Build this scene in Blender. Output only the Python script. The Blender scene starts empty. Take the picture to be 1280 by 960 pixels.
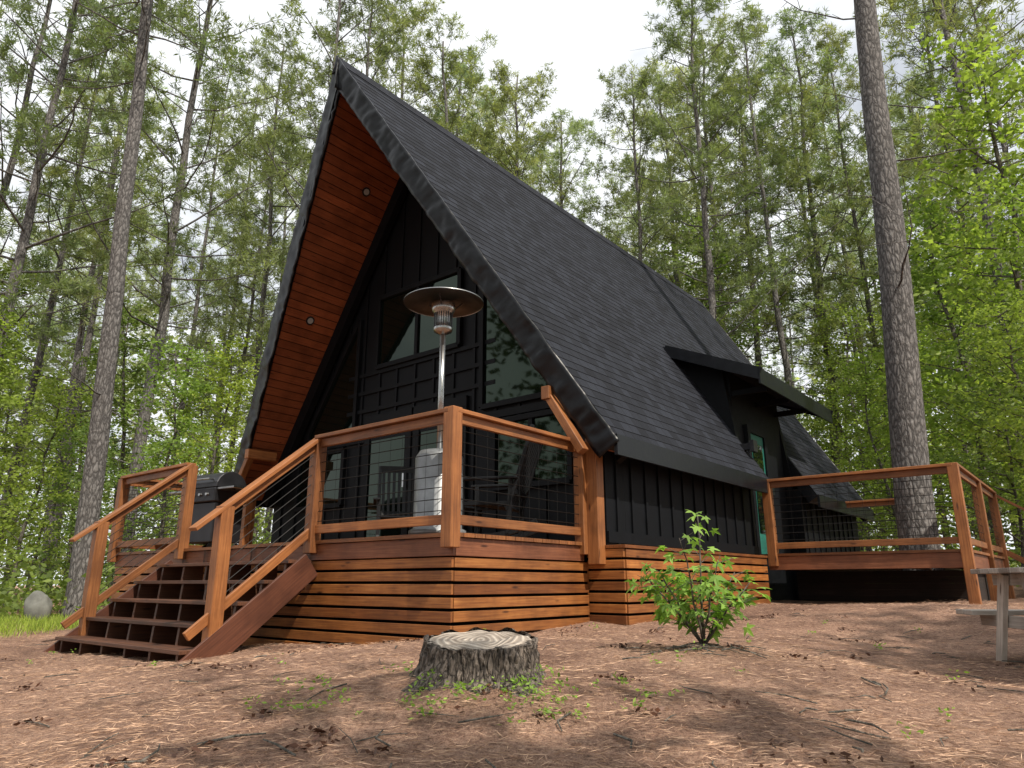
import bpy, math, random, bmesh
import numpy as np
from mathutils import Vector, Matrix, noise
random.seed(7); rng=np.random.default_rng(11)
S=bpy.context.scene; COL=S.collection
S.view_settings.view_transform='Standard'; S.view_settings.look='None'; S.view_settings.exposure=0
R=math.radians
# ------------------------------------------------------------------ materials
def newmat(name):
    m=bpy.data.materials.new(name); m.use_nodes=True
    nt=m.node_tree; b=nt.nodes['Principled BSDF']; return m,nt,b
def nd(nt,t,**k):
    n=nt.nodes.new(t)
    for a,v in k.items(): setattr(n,a,v)
    return n
def ramp(nt,fac,stops):
    r=nd(nt,'ShaderNodeValToRGB'); e=r.color_ramp.elements
    e[0].position=stops[0][0]; e[0].color=(*stops[0][1],1)
    e[1].position=stops[-1][0]; e[1].color=(*stops[-1][1],1)
    for p,c in stops[1:-1]:
        x=e.new(p); x.color=(*c,1)
    nt.links.new(fac,r.inputs[0]); return r
def mapping(nt,src,scale):
    mp=nd(nt,'ShaderNodeMapping'); mp.inputs['Scale'].default_value=scale
    nt.links.new(src,mp.inputs[0]); return mp.outputs[0]
def noise_n(nt,vec,scale,detail=4,rough=.6):
    n=nd(nt,'ShaderNodeTexNoise'); n.inputs['Scale'].default_value=scale; n.inputs['Detail'].default_value=detail
    n.inputs['Roughness'].default_value=rough
    if vec is not None: nt.links.new(vec,n.inputs['Vector'])
    return n.outputs['Fac']
def mixc(nt,fac,a,b,mode='MIX'):
    m=nd(nt,'ShaderNodeMix',data_type='RGBA',blend_type=mode)
    if isinstance(fac,(int,float)): m.inputs[0].default_value=fac
    else: nt.links.new(fac,m.inputs[0])
    for i,x in ((6,a),(7,b)):
        if isinstance(x,tuple): m.inputs[i].default_value=(*x,1)
        else: nt.links.new(x,m.inputs[i])
    return m.outputs[2]
def bump(nt,b,h,st=.3,dist=.01):
    n=nd(nt,'ShaderNodeBump'); n.inputs['Strength'].default_value=st; n.inputs['Distance'].default_value=dist
    nt.links.new(h,n.inputs['Height']); nt.links.new(n.outputs[0],b.inputs['Normal'])
def wood(name,dark,mid,light,rough=.55,knots=True,lo=(.62,.56,.52)):
    m,nt,b=newmat(name)
    uv=nd(nt,'ShaderNodeTexCoord').outputs['UV']
    g=noise_n(nt,mapping(nt,uv,(1.5,38,1)),1.6,5,.65)
    r=ramp(nt,g,[(.25,dark),(.5,mid),(.75,light)])
    c=r.outputs[0]
    at=nd(nt,'ShaderNodeAttribute',attribute_name='tint')
    tr=ramp(nt,at.outputs['Fac'],[(0,lo),(.5,(.88,.87,.86)),(1,(1.15,1.1,1.05))])
    c=mixc(nt,1.0,c,tr.outputs[0],'MULTIPLY')
    if knots:
        v=nd(nt,'ShaderNodeTexVoronoi'); v.inputs['Scale'].default_value=1.0
        nt.links.new(mapping(nt,uv,(2.2,9,1)),v.inputs['Vector'])
        kr=ramp(nt,v.outputs['Distance'],[(.06,(.15,.1,.08)),(.14,(1,1,1))])
        c=mixc(nt,.85,c,kr.outputs[0],'MULTIPLY')
    tc=nd(nt,'ShaderNodeTexCoord').outputs['Object']
    w=ramp(nt,noise_n(nt,tc,2.3,4),[(.35,(.5,.46,.44)),(.6,(1,1,1))])
    c=mixc(nt,.75,c,w.outputs[0],'MULTIPLY')
    nt.links.new(c,b.inputs['Base Color']); b.inputs['Roughness'].default_value=rough
    bump(nt,b,g,.35,.004); return m
M_cedar=wood('stained_cedar',(.15,.052,.016),(.31,.118,.036),(.45,.195,.068))
M_slat=wood('stained_cedar_slats',(.16,.05,.013),(.36,.132,.032),(.53,.235,.066),.55,True,(.5,.42,.38))
M_rim=wood('stained_cedar_joist',(.14,.046,.021),(.25,.088,.039),(.35,.14,.066))
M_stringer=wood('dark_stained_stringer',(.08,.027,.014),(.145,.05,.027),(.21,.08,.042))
M_soffit=wood('soffit_pine',(.19,.056,.024),(.30,.088,.034),(.38,.125,.048),.5,True,(.78,.74,.72))
M_grey=wood('weathered_wood',(.28,.26,.24),(.48,.45,.42),(.62,.59,.55),.8)
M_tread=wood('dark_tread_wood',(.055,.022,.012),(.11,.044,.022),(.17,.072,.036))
M_undershade=wood('painted_shade_brown',(.012,.007,.005),(.022,.012,.008),(.035,.019,.012),.9)  # near-black brown, shade under the side deck put into the colour
def simple(name,col,rough=.5,metal=0,nscale=0,bst=0,spec=.5):
    m,nt,b=newmat(name); b.inputs['Roughness'].default_value=rough; b.inputs['Metallic'].default_value=metal
    b.inputs['Specular IOR Level'].default_value=spec
    tc=nd(nt,'ShaderNodeTexCoord').outputs['Object']
    f=noise_n(nt,tc,nscale or 3,4)
    r=ramp(nt,f,[(.3,tuple(x*.7 for x in col)),(.7,tuple(min(1,x*1.25) for x in col))])
    nt.links.new(r.outputs[0],b.inputs['Base Color'])
    rr=nd(nt,'ShaderNodeMapRange'); rr.inputs['To Min'].default_value=max(0,rough-.1); rr.inputs['To Max'].default_value=min(1,rough+.12)
    nt.links.new(f,rr.inputs[0]); nt.links.new(rr.outputs[0],b.inputs['Roughness'])
    if bst: bump(nt,b,f,bst,.01)
    return m
M_black=simple('black_siding_paint',(.005,.006,.008),.6,0,9,.1,.15)
M_flash=simple('black_metal_flashing',(.005,.006,.009),.36,0,7,.2,.3)
M_backing=simple('dark_void',(.004,.0035,.0035),.9,0,0,0,.1)  # near-black for the painted shade behind slats, also the grill wheels
M_wire=simple('black_wire',(.012,.012,.012),.45,.5)
M_steel=simple('stainless_steel',(.42,.42,.42),.28,1,5)
M_reflector=simple('brushed_reflector_steel',(.32,.32,.32),.32,1,5)
M_darksteel=simple('dark_steel',(.035,.035,.04),.4,.6,5)
M_cover=simple('grey_tank_cover',(.24,.25,.26),.4,.5,5)
M_chair=simple('dark_chair_paint',(.007,.008,.010),.5,0,0,0,.3)
M_teal=simple('teal_paint',(.012,.13,.10),.5)
M_white=simple('pale_trim',(.35,.36,.36),.5)
m,nt,b=newmat('window_glass'); M_glass=m
b.inputs['Base Color'].default_value=(.003,.005,.004,1); b.inputs['Roughness'].default_value=.03; b.inputs['Specular IOR Level'].default_value=.4
b.inputs['Specular Tint'].default_value=(.7,.95,.7,1)
wv=noise_n(nt,nd(nt,'ShaderNodeTexCoord').outputs['Object'],1.2,1)
bn=nd(nt,'ShaderNodeBump'); bn.inputs['Strength'].default_value=.05; bn.inputs['Distance'].default_value=.05
nt.links.new(wv,bn.inputs['Height']); nt.links.new(bn.outputs[0],b.inputs['Normal'])
# shingles
m,nt,b=newmat('asphalt_shingle'); M_sh=m
uv=nd(nt,'ShaderNodeTexCoord').outputs['UV']
br=nd(nt,'ShaderNodeTexBrick'); br.inputs['Scale'].default_value=1; br.inputs['Brick Width'].default_value=.19; br.inputs['Row Height'].default_value=.14282
br.inputs['Mortar Size'].default_value=.005; br.inputs['Color1'].default_value=(.009,.010,.014,1); br.inputs['Color2'].default_value=(.022,.025,.034,1); br.inputs['Mortar'].default_value=(.003,.003,.004,1)
br.offset=.37; br.offset_frequency=3
nt.links.new(uv,br.inputs['Vector'])
g=noise_n(nt,uv,120,2)
gr=ramp(nt,g,[(.3,(.55,.55,.55)),(.7,(1.5,1.5,1.55))])
c=mixc(nt,1,br.outputs[0],gr.outputs[0],'MULTIPLY')
nt.links.new(c,b.inputs['Base Color']); b.inputs['Roughness'].default_value=.85; b.inputs['Specular IOR Level'].default_value=.2; bump(nt,b,g,.5,.004)
# bark
def barkmat(name,d,l,sc=(9,9,2.2)):
    m,nt,b=newmat(name); tc=nd(nt,'ShaderNodeTexCoord').outputs['Object']
    v=nd(nt,'ShaderNodeTexVoronoi',feature='DISTANCE_TO_EDGE'); v.inputs['Scale'].default_value=1.3
    wob=noise_n(nt,mapping(nt,tc,sc),1.5,4)
    av=nd(nt,'ShaderNodeVectorMath',operation='ADD'); nt.links.new(mapping(nt,tc,sc),av.inputs[0]); nt.links.new(wob,av.inputs[1])
    nt.links.new(av.outputs[0],v.inputs['Vector'])
    r=ramp(nt,v.outputs['Distance'],[(.0,d),(.22,l)])
    n=ramp(nt,noise_n(nt,tc,14,4),[(.3,(.6,.59,.58)),(.7,(1.25,1.23,1.22))])
    c=mixc(nt,1,r.outputs[0],n.outputs[0],'MULTIPLY')
    nt.links.new(c,b.inputs['Base Color']); b.inputs['Roughness'].default_value=.9
    bump(nt,b,v.outputs['Distance'],.8,.05); return m
M_bark=barkmat('pine_bark',(.052,.048,.047),(.19,.182,.178),(13,13,4))
M_bark2=barkmat('grey_bark',(.06,.055,.045),(.16,.145,.125),(14,14,3))
M_stumpbark=barkmat('stump_bark',(.035,.028,.023),(.20,.165,.14),(26,26,8))
def leafmat(name,c1,c2,tr=.45,tcol=(1.4,1.5,.75)):
    m,nt,b=newmat(name)
    oi=nd(nt,'ShaderNodeObjectInfo')
    at=nd(nt,'ShaderNodeAttribute',attribute_name='tint')
    mid=tuple((x+y)/2 for x,y in zip(c1,c2))
    t=ramp(nt,at.outputs['Fac'],[(0,tuple(x*.65 for x in c1)),(.5,mid),(1,tuple(x*1.2 for x in c2))])
    o=ramp(nt,oi.outputs['Random'],[(0,(.78,.86,.85)),(1,(1.25,1.12,.98))])
    c=mixc(nt,1,t.outputs[0],o.outputs[0],'MULTIPLY')
    nt.links.new(c,b.inputs['Base Color']); b.inputs['Roughness'].default_value=.55; b.inputs['Specular IOR Level'].default_value=.3
    ts=nd(nt,'ShaderNodeBsdfTranslucent')
    c2_=mixc(nt,1,c,tcol,'MULTIPLY'); nt.links.new(c2_,ts.inputs[0])
    mx=nd(nt,'ShaderNodeMixShader'); mx.inputs[0].default_value=tr
    nt.links.new(b.outputs[0],mx.inputs[1]); nt.links.new(ts.outputs[0],mx.inputs[2])
    nt.links.new(mx.outputs[0],nt.nodes['Material Output'].inputs[0]); return m
M_needle=leafmat('pine_needles',(.13,.17,.085),(.25,.29,.145),.48)
M_needlefar=leafmat('pine_needles_hazed',(.23,.28,.18),(.37,.42,.27),.5)  # far crowns only: aerial haze painted in as paler needles
M_leaf=leafmat('broad_leaves',(.16,.25,.055),(.32,.41,.11),.52)
M_leafdk=leafmat('deep_green_leaves',(.11,.18,.055),(.23,.31,.095),.5)  # deeper green than the broad leaves
M_leaffar=leafmat('hazed_leaves',(.21,.28,.14),(.36,.43,.23),.5)  # lightened green, distance haze mixed into the leaf colour
M_leafbehind=leafmat('darkened_wood_leaves',(.04,.07,.025),(.10,.14,.05),.4)  # shade put into the green so windows reflect a dark wood
M_sap=leafmat('sapling_leaves',(.19,.32,.06),(.34,.50,.11),.45)
M_grass=leafmat('grass_blades',(.18,.28,.045),(.33,.44,.09),.4)
M_litter=leafmat('dry_needles',(.34,.20,.14),(.68,.47,.35),.1,(1,1,1))
# ground
m,nt,b=newmat('needle_covered_soil'); M_ground=m
g=nd(nt,'ShaderNodeNewGeometry').outputs['Position']
f1=noise_n(nt,g,1.1,5,.7); f2=noise_n(nt,mapping(nt,g,(1,1,.2)),34,5,.75); f3=noise_n(nt,g,130,3,.8)
r=ramp(nt,f2,[(.32,(.13,.078,.058)),(.48,(.44,.275,.205)),(.7,(.66,.47,.37))])
r2=ramp(nt,f1,[(.35,(.55,.48,.45)),(.62,(1.14,1.09,1.04))])
c=mixc(nt,1,r.outputs[0],r2.outputs[0],'MULTIPLY')
r3=ramp(nt,f3,[(.35,(.5,.47,.45)),(.62,(1.2,1.17,1.13))])
c=mixc(nt,1,c,r3.outputs[0],'MULTIPLY')
nt.links.new(c,b.inputs['Base Color']); b.inputs['Roughness'].default_value=.95
ad=nd(nt,'ShaderNodeMath',operation='ADD'); nt.links.new(f2,ad.inputs[0]); nt.links.new(f3,ad.inputs[1]); bump(nt,b,ad.outputs[0],.9,.03)
m,nt,b=newmat('cut_wood'); M_cut=m
tc=nd(nt,'ShaderNodeTexCoord').outputs['Object']
wv=nd(nt,'ShaderNodeTexWave',wave_type='RINGS',rings_direction='Z'); wv.inputs['Scale'].default_value=9; wv.inputs['Distortion'].default_value=2.5; nt.links.new(tc,wv.inputs['Vector'])
r=ramp(nt,wv.outputs['Fac'],[(0,(.30,.25,.21)),(1,(.55,.48,.41))])
n=ramp(nt,noise_n(nt,tc,9,5),[(.35,(.5,.47,.45)),(.65,(1.1,1.1,1.1))])
nt.links.new(mixc(nt,1,r.outputs[0],n.outputs[0],'MULTIPLY'),b.inputs['Base Color']); b.inputs['Roughness'].default_value=.9
bump(nt,b,wv.outputs['Fac'],.6,.02)
M_rock=simple('grey_rock',(.15,.15,.135),.9,0,6,.8)
# ------------------------------------------------------------------ mesh builder
class MB:
    def __init__(s): s.v=[];s.f=[];s.uv=[];s.t=[];s.m=[]
    def face(s,idx,uvs,mi=0): s.f.append(tuple(idx)); s.uv.extend(uvs); s.m.append(mi)
    def beam(s,p,q,w,h,up=(0,0,1),mi=0):
        p=Vector(p);q=Vector(q);d=q-p;L=d.length;d.normalize();up=Vector(up)
        if abs(d.dot(up))>.98: up=Vector((0,1,0))
        x=d.cross(up).normalized();y=x.cross(d).normalized()
        i=len(s.v);ou=random.uniform(0,50);ov=random.uniform(0,50);t=random.random()
        for e,l in ((p,0),(q,L)):
            for a,bb in ((-1,-1),(1,-1),(1,1),(-1,1)): s.v.append(e+x*(a*w/2)+y*(bb*h/2)); s.t.append(t)
        ww=[0,w,w+h,2*w+h,2*w+2*h]
        for k in range(4):
            k2=(k+1)%4
            s.face((i+k,i+k2,i+4+k2,i+4+k),[(ou,ov+ww[k]),(ou,ov+ww[k+1]),(ou+L,ov+ww[k+1]),(ou+L,ov+ww[k])],mi)
        s.face((i+3,i+2,i+1,i),[(ou,ov),(ou,ov+w),(ou+h,ov+w),(ou+h,ov)],mi)
        s.face((i+4,i+5,i+6,i+7),[(ou,ov),(ou,ov+w),(ou+h,ov+w),(ou+h,ov)],mi)
    def box(s,x0,x1,y0,y1,z0,z1,mi=0):
        D=(x1-x0,y1-y0,z1-z0);cx,cy,cz=(x0+x1)/2,(y0+y1)/2,(z0+z1)/2;k=D.index(max(D))
        if k==0: s.beam((x0,cy,cz),(x1,cy,cz),D[1],D[2],(0,0,1),mi)
        elif k==1: s.beam((cx,y0,cz),(cx,y1,cz),D[0],D[2],(0,0,1),mi)
        else: s.beam((cx,cy,z0),(cx,cy,z1),D[0],D[1],(0,1,0),mi)
    def poly(s,pts,mi=0,uvs=None,t=None):
        i=len(s.v);s.v+= [Vector(p) for p in pts];t=random.random() if t is None else t;s.t+=[t]*len(pts)
        s.face(range(i,i+len(pts)),uvs or [(p[0]+p[1],p[2]) for p in pts],mi)
    def prism(s,pts,off,mi=0,pts2=None,uvs=None):
        n=len(pts);a=[Vector(p) for p in pts];c=[Vector(p) for p in pts2] if pts2 else [p+Vector(off) for p in a];t=random.random()
        i=len(s.v);s.v+=a+c;s.t+=[t]*(2*n)
        uvf=lambda P:(P[0]+P[1],P[2])
        ua=uvs or [uvf(p) for p in a];uc=uvs or [uvf(p) for p in c]
        s.face([i+k for k in range(n)],ua,mi)
        s.face([i+n+k for k in reversed(range(n))],[uc[k] for k in reversed(range(n))],mi)
        for k in range(n):
            k2=(k+1)%n; s.face((i+k2,i+k,i+n+k,i+n+k2),[ua[k2],ua[k],uc[k],uc[k2]],mi)
    def tube(s,pts,rads,n=8,mi=0,cap=True):
        pts=[Vector(p) for p in pts];i0=len(s.v);t=random.random()
        for k,p in enumerate(pts):
            d=(pts[min(k+1,len(pts)-1)]-pts[max(k-1,0)]).normalized()
            a=Vector((1,0,0)) if abs(d.x)<.8 else Vector((0,1,0))
            x=d.cross(a).normalized();y=d.cross(x)
            for j in range(n):
                th=2*math.pi*j/n; s.v.append(p+x*(math.cos(th)*rads[k])+y*(math.sin(th)*rads[k])); s.t.append(t)
        for k in range(len(pts)-1):
            for j in range(n):
                j2=(j+1)%n;A=i0+k*n
                s.face((A+j,A+n+j,A+n+j2,A+j2),[(k,j/n),(k+1,j/n),(k+1,(j+1)/n),(k,(j+1)/n)],mi)
        if cap:
            s.face([i0+j for j in range(n)],[(0,0)]*n,mi)
            B=i0+(len(pts)-1)*n; s.face([B+j for j in reversed(range(n))],[(0,0)]*n,mi)
    def lathe(s,c,prof,n=32,mi=0):
        i0=len(s.v);t=random.random()
        for r,z in prof:
            for j in range(n):
                th=2*math.pi*j/n;s.v.append(Vector((c[0]+r*math.cos(th),c[1]+r*math.sin(th),c[2]+z)));s.t.append(t)
        for k in range(len(prof)-1):
            for j in range(n):
                j2=(j+1)%n;A=i0+k*n;s.face((A+j,A+j2,A+n+j2,A+n+j),[(0,0)]*4,mi)
    def mesh(s,name,mats,smooth=False):
        me=bpy.data.meshes.new(name);me.from_pydata([tuple(v) for v in s.v],[],s.f)
        for mm in (mats if isinstance(mats,list) else [mats]): me.materials.append(mm)
        ul=me.uv_layers.new(name='UVMap');ul.data.foreach_set('uv',np.array(s.uv,dtype=np.float32).ravel())
        at=me.attributes.new('tint','FLOAT','POINT');at.data.foreach_set('value',np.array(s.t,dtype=np.float32))
        me.polygons.foreach_set('material_index',s.m)
        if smooth: me.polygons.foreach_set('use_smooth',[True]*len(s.f))
        me.update();return me
    def obj(s,name,mats,parent=None,smooth=False,bevel=0):
        o=bpy.data.objects.new(name,s.mesh(name,mats,smooth));COL.objects.link(o)
        if parent: o.parent=parent
        if bevel:
            bm=o.modifiers.new('bevel','BEVEL');bm.width=bevel;bm.segments=1;bm.limit_method='ANGLE'
        return o
def lab(o,label,cat,group=None):
    o['label']=label;o['category']=cat
    if group:o['group']=group
    return o
def empty(name,loc=(0,0,0),rz=0,label=None,cat=None,group=None):
    o=bpy.data.objects.new(name,None);o.location=loc;o.rotation_euler=(0,0,rz);o.empty_display_size=.3;COL.objects.link(o)
    if label: lab(o,label,cat,group)
    return o
CX,CY,PHI=-.528,6.22,R(-39.3);cp,sp=math.cos(PHI),math.sin(PHI)
def W(a,b): return (CX+cp*a-sp*b, CY+sp*a+cp*b)
def to_local(X,Y):
    dx,dy=X-CX,Y-CY;return cp*dx+sp*dy, -sp*dx+cp*dy
# ------------------------------------------------------------------ ground
SX,SY=-.165,3.95
CP=[(0,0,-.88),(0,2.7,-.66),(SX,SY,-.50),(-3,3,-.76),(3,3,-.66),(3.5,5.2,-.6),(-.5,6.0,-.43),(.8,7.8,-.39),(-3.9,7.3,-.71),(-2,6.8,-.58),(-6,9,-.66),(1.3,5.2,-.45),(3.7,10.7,-.26),(5.7,9.2,-.24),(8,8,-.3),(-12,14,-.75),(-9,14,-.65),(10,16,-.05),(0,30,-.2),(20,30,0),(-20,30,-.6),(0,-12,-1.2),(-12,0,-1),(12,0,-.8),(40,0,-.5),(-40,0,-.8),(0,60,0),(0,-50,-1)]
CPA=np.array(CP)
def gz(x,y,bumpy=True):
    d=(CPA[:,0]-x)**2+(CPA[:,1]-y)**2;w=1/(d+.5)**2
    z=float((w*CPA[:,2]).sum()/w.sum())
    ds=math.hypot(x-SX,y-SY)
    if ds<1.4: z+=.09*math.exp(-(ds/.5)**2)
    ds=math.hypot(x-1.35,y-5.2)
    if ds<1.2: z+=.05*math.exp(-(ds/.3)**2)
    if bumpy and abs(x)<40 and abs(y)<60:
        z+=.045*noise.noise(Vector((x*.9,y*.9,0)))+.02*noise.noise(Vector((x*4,y*4,3)))
    return z
n=230;tt=np.linspace(-1,1,n)
gx=np.sinh(tt*5.2)/np.sinh(5.2)*300; gy=gx+6
vs=[(x,y,gz(x,y)) for y in gy for x in gx]
fs=[(j*n+i,j*n+i+1,(j+1)*n+i+1,(j+1)*n+i) for j in range(n-1) for i in range(n-1)]
me=bpy.data.meshes.new('ground');me.from_pydata(vs,[],fs);me.materials.append(M_ground);me.polygons.foreach_set('use_smooth',[True]*len(fs))
go=bpy.data.objects.new('ground',me);COL.objects.link(go);go['kind']='structure';go['label']='reddish pine needle covered forest floor';go['category']='ground'
def leafmesh(name,C,D,L,Wd,mat,tint=None):
    N=len(C);D=D/np.linalg.norm(D,axis=1,keepdims=True)
    r=rng.normal(size=(N,3));X=np.cross(D,r);X/=np.linalg.norm(X,axis=1,keepdims=True)+1e-9
    L=np.broadcast_to(L,(N,))[:,None];Wd=np.broadcast_to(Wd,(N,))[:,None]
    V=np.stack([C,C+D*L*.45+X*Wd*.5,C+D*L,C+D*L*.45-X*Wd*.5],1).reshape(-1,3)
    me=bpy.data.meshes.new(name);me.vertices.add(4*N);me.vertices.foreach_set('co',V.astype(np.float32).ravel())
    me.loops.add(4*N);me.loops.foreach_set('vertex_index',np.arange(4*N,dtype=np.int32))
    me.polygons.add(N);me.polygons.foreach_set('loop_start',np.arange(0,4*N,4,dtype=np.int32))
    me.materials.append(mat)
    at=me.attributes.new('tint','FLOAT','POINT')
    t=rng.random(N) if tint is None else tint
    at.data.foreach_set('value',np.repeat(t,4).astype(np.float32))
    me.update(calc_edges=True);return me
def rdir(n,zmul=1.0):
    v=rng.normal(size=(n,3));v[:,2]*=zmul;return v/np.linalg.norm(v,axis=1,keepdims=True)
# ------------------------------------------------------------------ pine variants
def pine_variant(k,h=24,c0=.38,Lmax=3.2,r0=.25,nb=62,lean=(0,0),q=10,ws=1.0,wb=.12,dead=20):
    random.seed(100+k)
    mb=MB();wob=[(random.uniform(-wb,wb),random.uniform(-wb,wb)) for _ in range(15)]
    def axis(z):
        t=z/h*14;i=min(13,int(t));f=t-i
        wx=wob[i][0]*(1-f)+wob[i+1][0]*f;wy=wob[i][1]*(1-f)+wob[i+1][1]*f
        e=min(1,z/2)
        return Vector((wx*e+lean[0]*z,wy*e+lean[1]*z,z))
    zs=[-.4,0,.25,.8]+[h*i/15 for i in range(1,16)]
    def rad(z): return r0*(1-.8*max(0,z)/h)*(1+.3*math.exp(-max(z,0)/.3))
    mb.tube([axis(z) if z>0 else Vector((0,0,z)) for z in zs],[rad(z) for z in zs],14)
    C=[];D=[];TI=[]
    def limb(z,az,L,el,green):
        p=axis(z);d=Vector((math.cos(az)*math.cos(el),math.sin(az)*math.cos(el),math.sin(el)))
        pts=[p.copy()];q_=p.copy();dd=d.copy()
        for i in range(5):
            dd=(dd+Vector((random.uniform(-.22,.22),random.uniform(-.22,.22),random.uniform(-.12,.2)))).normalized()
            q_=q_+dd*L/5;pts.append(q_.copy())
        rb=.008+.007*L
        mb.tube(pts,[rb*(1-.16*i) for i in range(6)],4,cap=False)
        for i in range(2 if green else 1,6):
            for _ in range(3 if green else 1):
                base=pts[i] if i==5 else pts[i].lerp(pts[i+1],random.random())
                sd=Vector((random.gauss(0,1),random.gauss(0,1),random.gauss(.35,.6))).normalized()
                td=(dd*.7+sd).normalized();tl=random.uniform(.3,1.1)*(1.15-.1*i if green else 1)*min(1,.4+L/3)
                e=base+td*tl
                mb.tube([base,e],[.007,.004],3,cap=False)
                if green:
                    nt_=max(2,int(3.6*tl+1.5));ti=random.random()
                    for j in range(nt_):
                        c=base.lerp(e,.35+.65*(j+1)/nt_)+Vector((random.gauss(0,.08),random.gauss(0,.08),random.gauss(0,.06)))
                        C.append(c);D.append(td);TI.append(ti)
    for i in range(nb):
        t=(i+random.random())/nb;z=h*(c0+(1-c0)*t*.97)
        L=Lmax*(1-t)**.4*random.uniform(.35,1.2)+.5
        limb(z,i*2.4+random.uniform(-.6,.6),L,R(random.uniform(-12,25)+35*t),random.random()<.94)
    for i in range(dead):
        z=h*random.uniform(.14,c0+.05);limb(z,random.uniform(0,6.28),random.uniform(.8,3.0),R(random.uniform(-15,25)),False)
    C=np.array([tuple(c) for c in C]);D=np.array([tuple(d) for d in D]);TI=np.array(TI)
    C2=np.repeat(C,q,0);D2=np.repeat(D,q,0)*.5+rdir(len(C)*q);T2=np.clip(np.repeat(TI,q)*.65+rng.random(len(C)*q)*.35,0,1)
    cm=leafmesh('pine_crown',C2,D2,rng.uniform(.17,.32,len(C2)),rng.uniform(.026,.042,len(C2))*ws,M_needle,T2)
    tm=mb.mesh('pine_trunk',M_bark,True);return tm,cm
PV=[pine_variant(i,26,c0,L,r0,nb) for i,(c0,L,r0,nb) in enumerate([(.31,4.2,.20,60),(.38,3.8,.18,51),(.27,4.4,.19,61),(.44,4.0,.20,48),(.29,3.4,.16,56)])]
PSP=pine_variant(50,26,.42,3.6,.2,26,(0,0),8)
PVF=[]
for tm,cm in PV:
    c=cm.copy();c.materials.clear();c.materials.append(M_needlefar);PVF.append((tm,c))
def broad_variant(k,h=8,r0=.075,spread=2.2,nb=46,leaf=.10,mat=None,z0=.12,nl=12):
    mat=mat or M_leaf
    random.seed(300+k);mb=MB();pts=[Vector((0,0,-.3)),Vector((0,0,0))];q=Vector((0,0,0))
    for i in range(9):
        q=q+Vector((random.uniform(-.16,.16),random.uniform(-.16,.16),h/9));pts.append(q.copy())
    mb.tube(pts,[r0*1.2,r0*1.1]+[r0*(1-.1*i) for i in range(9)],8)
    C=[];TI=[]
    for i in range(nb):
        t=z0+(1-z0)*(i+random.random())/nb;f=t*9;j=min(8,int(f));p=pts[j+1].lerp(pts[min(10,j+2)],f-j)
        az=i*2.4+random.uniform(-.6,.6);L=spread*(1-t*.65)*random.uniform(.45,1.1);el=R(random.uniform(5,45))
        d=Vector((math.cos(az)*math.cos(el),math.sin(az)*math.cos(el),math.sin(el)));e=p+d*L
        mid=p.lerp(e,.5)+Vector((0,0,-.06*L));mb.tube([p,mid,e],[.02,.012,.005],3,cap=False)
        for _ in range(9):
            s=random.uniform(.3,1.05);b0=p.lerp(e,s)
            td=(d*.5+Vector((random.gauss(0,1),random.gauss(0,1),random.gauss(0,.4)))).normalized()*random.uniform(.2,.65)
            ti=random.random()
            for m_ in range(nl):
                c=b0+td*random.uniform(.15,1.15)+Vector((random.gauss(0,.09),random.gauss(0,.09),random.gauss(0,.06)))
                C.append(tuple(c));TI.append(ti)
    C=np.array(C);n_=len(C);T=np.clip(np.array(TI)*.6+rng.random(n_)*.4,0,1)
    D=rdir(n_,.35);D[:,2]-=.15
    cm=leafmesh('leafy_crown',C,D,rng.uniform(.8,1.35,n_)*leaf,rng.uniform(.55,.9,n_)*leaf,mat,T)
    return mb.mesh('slim_trunk',M_bark2,True),cm
BV=[broad_variant(0,8,.08,2.3,50,.10),broad_variant(1,6.5,.06,2.0,42,.09),broad_variant(2,10,.10,2.7,54,.11,M_leafdk),broad_variant(3,4.5,.04,1.7,34,.085,M_leafdk,.05),broad_variant(4,9,.09,2.4,48,.10,M_leafdk)]
BSP=broad_variant(9,8,.09,2.6,20,.15,M_leafdk,.35,12)
def put_tree(kind,var,X,Y,sc=1,rz=None,tilt=(0,0),label='',group='',scz=None,thick=1):
    e=empty(kind,(X,Y,gz(X,Y)-.03),0,label,'tree',group)
    e.rotation_euler=(tilt[0],tilt[1],random.uniform(0,6.28) if rz is None else rz);e.scale=(sc*thick,sc*thick,scz or sc)
    for nm,me in (('trunk',var[0]),('crown',var[1])):
        o=bpy.data.objects.new(nm,me);o.parent=e;COL.objects.link(o)
    return e
random.seed(5)
def XP(px,Y): return Y*(px-640)/808
GP='tall pines around the cabin'
LB='tall pine with long bare grey trunk among forest trees'
wx,wy=W(2.1,8.0)
def hero(X,Y,r,h,c0,L,nb,lean,label,k):
    v=pine_variant(k,h,c0,L,r,nb,lean,8,1,.05,6);put_tree('pine_tree',v,X,Y,1,0,(0,0),label,GP)
hero(wx,wy,.285,26,.60,3.0,38,(.048,0),'thick straight pine trunk rising beside the side deck',21)
hero(-8.5,14.6,.22,26,.52,3,44,(-.042,0),'tall grey pine with thick bare trunk near the stairs',22)
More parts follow.
